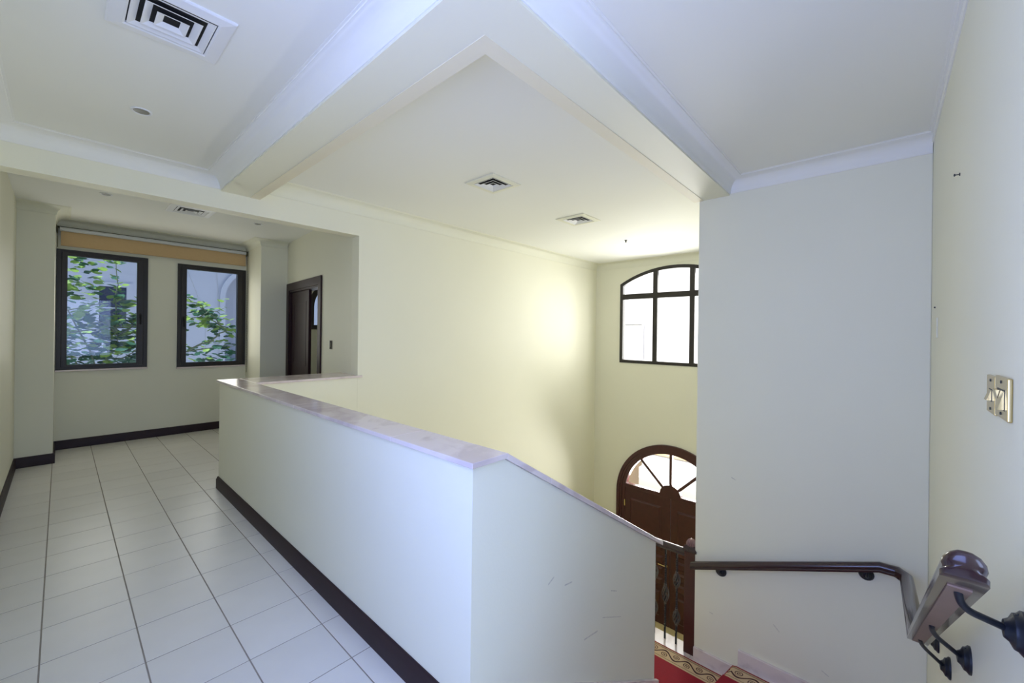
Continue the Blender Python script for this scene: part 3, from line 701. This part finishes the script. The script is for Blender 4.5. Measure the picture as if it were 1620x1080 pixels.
# ------------------------------------------------------------------ ceiling vents, downlights
def vent(cx, cy, z, half, label, n=3, fm=None):
    t = thing('air_vent', label, 'air vent', (cx, cy, z), 'square ceiling air vents')
    nk = half*.70
    bm = bmesh.new()      # face frame: flat flange rising to a raised neck edge
    sq = lambda s, zz_: [(-s, -s, zz_), (s, -s, zz_), (s, s, zz_), (-s, s, zz_)]
    prof = [(half, 0), (half, -.006), (half*.97, -.010), (nk*1.06, -.016), (nk, -.012), (nk, 0)]
    rows = [[bm.verts.new(p) for p in sq(s, h)] for s, h in prof]
    for a in range(len(rows)-1):
        for i in range(4): bm.faces.new((rows[a][i], rows[a][(i+1) % 4], rows[a+1][(i+1) % 4], rows[a+1][i]))
    obj('frame', bm, fm or m_white, t)
    bm = bmesh.new(); box(bm, -nk, nk, -nk, nk, -.002, -.0005); obj('duct', bm, m_black, t)
    for k in range(n):
        so = nk*(1-.30*k)*.97; si = so-nk*.17; bm = bmesh.new()
        th = .003
        A = [bm.verts.new(p) for p in sq(so, -.013-.002*k)]; B = [bm.verts.new(p) for p in sq(si, -.0025)]
        A2 = [bm.verts.new(p) for p in sq(so-th*2, -.013-.002*k)]; B2 = [bm.verts.new(p) for p in sq(si-th, -.0025)]
        for i in range(4):
            j = (i+1) % 4
            bm.faces.new((A[i], A[j], B[j], B[i])); bm.faces.new((A2[i], B2[i], B2[j], A2[j])); bm.faces.new((A[i], A2[i], A2[j], A[j])); bm.faces.new((B[i], B[j], B2[j], B2[i]))
        obj('louvre', bm, m_white, t)
    return t
vent(.320, 2.355, ZC, .203, 'largest white square air vent, at the top left of the corridor ceiling')
vent(2.775, 2.795, ZST, .19, 'white square air vent on the stairwell ceiling, nearer of two', fm=m_trim2)
vent(4.33, 2.85, ZST, .20, 'white square air vent on the stairwell ceiling, farther one by the arched window', fm=m_trim2)
vent(1.02, 6.06, ZAL, .21, 'small looking white vent on the dim alcove ceiling')
def downlight(cx, cy, z, label):
    t = thing('downlight', label, 'downlight', (cx, cy, z), 'recessed ceiling downlights')
    bm = bmesh.new(); lathe(bm, [(.052, 0), (.052, -.004), (.047, -.007), (.040, -.004), (.038, 0)], (0, 0, 0), 'z', 28); obj('trim_ring', bm, m_white, t, smooth=True)
    bm = bmesh.new(); lathe(bm, [(.0375, -.0045), (.030, -.002), (.012, -.0015), (.004, -.0012)], (0, 0, 0), 'z', 24); obj('reflector', bm, m_lamp, t, smooth=True)
downlight(.329, 3.46, ZC, 'round recessed downlight on the corridor ceiling beside the large vent')
downlight(.306, 6.025, ZAL, 'round downlight on the alcove ceiling, left of the vent')
downlight(1.73, 6.11, ZAL, 'round downlight on the alcove ceiling, right of the vent')
bm = bmesh.new(); lathe(bm, [(.022, 0), (.022, -.004), (.012, -.008), (.009, -.024), (.016, -.03), (.004, -.034)], (0, 0, 0), 'z', 14)
tag(obj('ceiling_hook', bm, m_screw_shadow, None, True), 'tiny dark ceiling fitting near the arched hall window', 'ceiling fitting').location = (5.72, 2.91, ZST)

# ------------------------------------------------------------------ switches and wall bits
def plate(x0, x1, z0, z1, label, kind):
    cx, cz = (x0+x1)/2, (z0+z1)/2; t = thing('light_switch', label, 'switch', (cx, YR, cz), 'brass switch plates on the right wall')
    hw, hh = (x1-x0)/2, (z1-z0)/2
    bm = bmesh.new(); box(bm, -hw, hw, 0, .009, -hh, hh); obj('plate', bm, m_brass, t, bevel=.003)
    if kind == 2:
        bm = bmesh.new(); prism(bm, [(.009, -hh*.5), (.020, -hh*.5), (.010, hh*.35), (.009, hh*.35)], 'x', -hw*.55, -hw*.05); obj('rocker', bm, m_brass, t)
        bm = bmesh.new(); prism(bm, [(.009, -hh*.5), (.010, -hh*.5), (.018, hh*.35), (.009, hh*.35)], 'x', hw*.05, hw*.55); obj('rocker', bm, m_brass, t)
        bm = bmesh.new(); box(bm, -hw*.6, hw*.6, .0085, .0095, -hh*.56, hh*.42); obj('rocker_slot', bm, m_screw_shadow, t)
    else:
        bm = bmesh.new(); prism(bm, [(.009, -hh*.3), (.019, -hh*.3), (.010, hh*.25), (.009, hh*.25)], 'x', -hw*.3, hw*.3); obj('toggle', bm, m_brass, t)
        bm = bmesh.new(); box(bm, -hw*.38, hw*.38, .0085, .0095, -hh*.36, hh*.3); obj('rocker_slot', bm, m_screw_shadow, t)
    for s in ((0, .75), (0, -.75)):
        bm = bmesh.new(); lathe(bm, [(.004, .008), (.004, .0105), (.002, .011)], (0, 0, hh*s[1]), 'y', 8); obj('screw', bm, m_screw_shadow, t)
plate(1.688, 1.805, 1.347, 1.452, 'narrower brass switch plate, farther of the two', 1)
plate(1.530, 1.682, 1.352, 1.458, 'brass double rocker switch plate, nearer of the two', 2)
bm = bmesh.new(); lathe(bm, [(.007, 0), (.007, .002), (.0022, .004), (.0022, .013), (.006, .015), (.006, .018), (.002, .019)], (0, 0, 0), 'y', 12)
tag(obj('wall_hook', bm, m_screw_shadow, None, True), 'small dark screw hook sticking out high on the right wall', 'hook').location = (2.555, YR, 2.25)
t = thing('blank_plate', 'blank cream cover plate near the corner on the right wall', 'wall plate', (3.53, YR, 1.62))
bm = bmesh.new(); box(bm, -.045, .045, 0, .006, -.06, .06); obj('plate', bm, m_wall, t, bevel=.002)
bm = bmesh.new(); box(bm, .045, .049, 0, .005, -.05, .05); obj('shadow_strip', bm, m_screw_shadow, t)  # solid dark strip painted as the shadow line along the plate edge
bm = bmesh.new(); lathe(bm, [(.005, 0), (.005, .005), (.002, .007)], (0, 0, 0), 'y', 8)
tag(obj('wall_screw', bm, m_screw_shadow), 'tiny dark screw head on right wall above the blank plate', 'screw').location = (3.66, YR, 1.75)
t = thing('socket_box', 'open dark electrical box on the wall beside the alcove door', 'socket', (XJ, YH, 0), None, -SK)
sy = .806
bm = bmesh.new(); ring(bm, rect(sy-.040, sy+.040, 1.335, 1.445), rect(sy-.032, sy+.032, 1.343, 1.437), 'x', -.006, 0); obj('rim', bm, m_olive, t)
bm = bmesh.new(); box(bm, -.003, -.001, sy-.033, sy+.033, 1.342, 1.438); obj('back', bm, m_black, t)
bm = bmesh.new(); box(bm, -.006, -.002, sy+.005, sy+.03, 1.36, 1.42); obj('terminal', bm, m_olive, t)

# ------------------------------------------------------------------ outdoors
struct('ground', boxes((-40, 60, -40, 60, FOY-.5, FOY-.2)), m_pave)
# building north of the alcove windows (shaded face)
nb = thing('house', 'white rendered house in shade behind the tree, with arched recess and small dark window', 'house', (0, 22, FOY-.2))
def nbo(n, bm, m, parent=None, **k):
    bmesh.ops.translate(bm, verts=bm.verts, vec=(0, -22, -FOY+.2)); return obj(n, bm, m, parent or nb, **k)
AX, AR, AZ = 6.2, 1.24, 3.06; G0 = FOY-.2; GT = 8.5
WX0, WX1, WZ0, WZ1 = .96, 1.72, 1.60, 3.2
bm = boxes((-8, WX0, 22, 22.4, G0, GT), (WX1, AX-AR, 22, 22.4, G0, GT), (WX0, WX1, 22, 22.4, G0, WZ0), (WX0, WX1, 22, 22.4, WZ1, GT), (AX+AR, 14, 22, 22.4, G0, GT), (AX-AR, AX+AR, 22, 22.4, G0, .2))
prism(bm, arc(AX, AZ, AR, 180, 0, 24) + [(AX+AR, GT), (AX-AR, GT)], 'y', 22, 22.4)
nbo('wall', bm, m_plaster)
nbo('recess_wall', boxes((AX-AR-.4, AX+AR+.4, 23.6, 23.8, G0, GT)), m_plaster)
nbo('recess_side', boxes((AX-AR-.6, AX-AR-.4, 22.4, 23.8, G0, GT), (AX+AR+.4, AX+AR+.6, 22.4, 23.8, G0, GT), (AX-AR-.4, AX+AR+.4, 22.4, 23.6, 5.0, 5.2)), m_plaster)
bm = bmesh.new()
ring(bm, [(AX-AR-.2, .2)] + arc(AX, AZ, AR+.2, 180, 0, 24) + [(AX+AR+.2, .2)], [(AX-AR, .2)] + arc(AX, AZ, AR, 180, 0, 24) + [(AX+AR, .2)], 'y', 21.9, 22, closed=False); nbo('arch_moulding', bm, m_plaster)
bm = bmesh.new(); ring(bm, rect(WX0-.16, WX1+.16, WZ0-.16, WZ1+.16), rect(WX0, WX1, WZ0, WZ1), 'y', 21.93, 22.0); wn = nbo('window', bm, m_plaster)
nbo('pane', boxes((WX0, WX1, 22.12, 22.15, WZ0, WZ1)), m_glassdark, wn)
nbo('glazing_bar', boxes((WX0, WX1, 22.08, 22.12, 2.36, 2.40)), m_plaster, wn)
nbo('roof', boxes((-8.3, 14.3, 21.6, 30, GT, GT+.4)), m_plaster2)
# sunlit building east of the hall window
eb = thing('villa', 'bright sunlit white villa outside the arched hall window', 'house', (19, 4, G0))
def ebo(n, bm, m, parent=None, **k):
    bmesh.ops.translate(bm, verts=bm.verts, vec=(-19, -4, -G0)); return obj(n, bm, m, parent or eb, **k)
ebo('wall', boxes((19, 19.4, -14, 24, G0, 6.5)), m_plaster)
ebo('roof', boxes((18.6, 28, -14.3, 24.3, 6.5, 6.8)), m_plaster2)
for y in (5.2, 9.2):
    bm = bmesh.new(); ring(bm, rect(y-.55, y+.55, .0, 2.2), rect(y-.47, y+.47, .08, 2.12), 'x', 18.93, 19.0); wn = ebo('window', bm, m_plaster)
    ebo('pane', boxes((18.97, 18.99, y-.47, y+.47, .08, 2.12)), m_white, wn)
gw = thing('garden_wall', 'low white garden wall on pale paving beyond the entrance', 'wall', (15, 4, G0))
bm = boxes((0, .25, -8, 9, 0, 1.0)); obj('wall', bm, m_plaster, gw)
bm = boxes((-.04, .29, -8, 9, 1.0, 1.08)); obj('coping', bm, m_plaster2, gw, bevel=.01)
pp = thing('porch_pier', 'beige porch pier beside the entrance, seen through fanlight glass', 'pillar', (9.0, 4.55, G0))
bm = boxes((-.25, .25, -.25, .25, 0, 3.6)); obj('shaft', bm, m_plaster2, pp)
bm = boxes((-.31, .31, -.31, .31, 2.35, 2.6)); obj('moulding', bm, m_plaster2, pp, bevel=.03)
bm = boxes((-.29, .29, -.29, .29, 0, .25)); obj('base', bm, m_plaster2, pp, bevel=.02)
# overhead cables
for pts, lab in (([(3.2, 21.985, 5.9), (3.61, 21.985, 4.1), (3.95, 21.985, 3.12), (4.25, 21.985, 1.9), (4.3, 21.985, -.2)], 'thin white cable slanting down the house wall behind right alcove window, left one'),
                 ([(4.55, 21.985, 6.0), (4.64, 21.985, 4.15), (4.70, 21.985, 3.2), (4.72, 21.985, 2.5)], 'thin white cable hanging on the house wall beside the arch, right one')):
    bm = bmesh.new(); tube(bm, pts, .012, 6); tag(obj('cable', bm, m_cable, None, True), lab, 'cable', 'white outdoor cables')

# tree outside the alcove
tr = thing('garden_tree', 'sunlit leafy tree branches outside the two alcove windows', 'tree', (.3, 9.9, G0))
base = Vector((.3, 9.9, G0))
def branch(pts, r0, r1):
    bm = bmesh.new(); n = len(pts); tube(bm, [Vector(p)-base for p in pts], 0, 7, [r0+(r1-r0)*i/(n-1) for i in range(n)]); obj('branch', bm, m_bark, tr, True)
    return [Vector(p) for p in pts]
def curve(a, b, sag, n=7, jit=.04):
    a, b = Vector(a), Vector(b); out = []
    for i in range(n):
        t = i/(n-1); p = a.lerp(b, t)+Vector((0, 0, sag*math.sin(math.pi*t)))
        if 0 < i < n-1: p += Vector((random.uniform(-jit, jit) for _ in range(3)))
        out.append(p)
    return out
branch([(.3, 9.9, G0), (.32, 9.95, -2.2), (.24, 9.9, -.9), (.3, 9.95, .2), (.42, 9.9, .8)], .10, .055)
br = []
for a, b, s in (((.42, 9.9, .8), (-.3, 9.6, 2.8), .1), ((.42, 9.9, .8), (.66, 9.8, 1.45), .0), ((.66, 9.8, 1.45), (.30, 9.7, 1.75), .02), ((.66, 9.8, 1.45), (1.1, 9.6, 1.9), .05), ((.3, 9.9, .5), (-.2, 9.4, 1.7), .1),
                ((-.3, 9.8, 1.75), (1.0, 9.6, 2.05), .06), ((.42, 9.9, .8), (1.0, 9.4, 1.25), .08), ((-.25, 9.7, 1.35), (.95, 9.5, 1.62), .08), ((.66, 9.8, 1.45), (.62, 9.7, 2.75), .0),
                ((.42, 9.9, .8), (1.6, 9.7, 1.15), .05), ((2.25, 9.8, 1.55), (1.55, 9.6, 2.2), .03), ((1.4, 9.7, 1.6), (2.15, 9.6, 2.0), .04), ((1.3, 9.8, 1.0), (2.5, 9.7, 1.25), .1), ((2.25, 9.8, 1.55), (1.9, 9.9, 1.85), .02)):
    br.append(branch(curve(a, b, s), .014, .005))
branch(curve((1.6, 9.7, 1.15), (2.25, 9.8, 1.55), .0), .02, .012)
branch([(.62, 9.7, 1.52), (.56, 9.65, 1.62), (.50, 9.62, 1.78)], .034, .028)
def leafmesh(m):
    bm = bmesh.new()      # two lobed leaf folded along its midrib
    L = [(0, 0, 0), (.42, .10, .06), (.55, .42, .10), (.42, .80, .07), (.20, .98, .03), (0, .80, 0), (-.20, .98, .03), (-.42, .80, .07), (-.55, .42, .10), (-.42, .10, .06)]
    v = [bm.verts.new(p) for p in L]; bm.faces.new(v[0:6]); bm.faces.new([v[0], v[5], v[6], v[7], v[8], v[9]])
    me = bpy.data.meshes.new('leaf'); bm.to_mesh(me); bm.free(); me.materials.append(m); return me
LM = [leafmesh(m_leaf_lit), leafmesh(m_leaf_shade)]
def spots(n):
    out = []
    while len(out) < n:
        zone = random.random()
        if zone < .50:
            b = random.choice(br); p = random.choice(b) + Vector((random.gauss(0, .09), random.gauss(0, .16), random.gauss(-.02, .08)))
        elif zone < .80: p = Vector((random.uniform(-.5, 1.1), random.uniform(9.2, 10.3), random.triangular(.85, 2.1, 1.05)))
        elif zone < .90: p = Vector((random.uniform(-.4, .45), random.uniform(9.4, 10.2), random.uniform(2.0, 2.85)))
        else: p = Vector((random.uniform(1.2, 2.5), random.uniform(9.3, 10.1), random.uniform(.7, 1.25)))
        out.append(p)
    return out
def leafrot(): return Matrix.Rotation(random.uniform(0, 6.28), 3, 'Z') @ Matrix.Rotation(random.uniform(-.7, .5), 3, 'X') @ Matrix.Rotation(random.uniform(-.5, .5), 3, 'Y')
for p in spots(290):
    o = bpy.data.objects.new('leaf', LM[0 if random.random() < (.75 if p.z > 1.45 else .3) else 1]); COL.objects.link(o); o.parent = tr  # sunlit green mostly higher up, shaded green mostly lower down
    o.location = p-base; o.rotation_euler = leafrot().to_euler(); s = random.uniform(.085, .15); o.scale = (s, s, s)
for m, n in ((m_leaf_lit, 760), (m_leaf_shade, 820)):
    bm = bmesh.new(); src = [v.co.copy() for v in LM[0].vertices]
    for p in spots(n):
        if m is m_leaf_lit and p.z < 1.2: continue  # lowest foliage keeps only the shaded green
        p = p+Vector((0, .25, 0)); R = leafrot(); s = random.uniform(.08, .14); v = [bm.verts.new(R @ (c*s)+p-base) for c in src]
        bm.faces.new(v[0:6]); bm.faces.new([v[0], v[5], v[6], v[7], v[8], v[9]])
    me = bpy.data.meshes.new('foliage'); bm.to_mesh(me); bm.free(); me.materials.append(m)
    o = bpy.data.objects.new('foliage', me); COL.objects.link(o); o.parent = tr; o['kind'] = 'stuff'
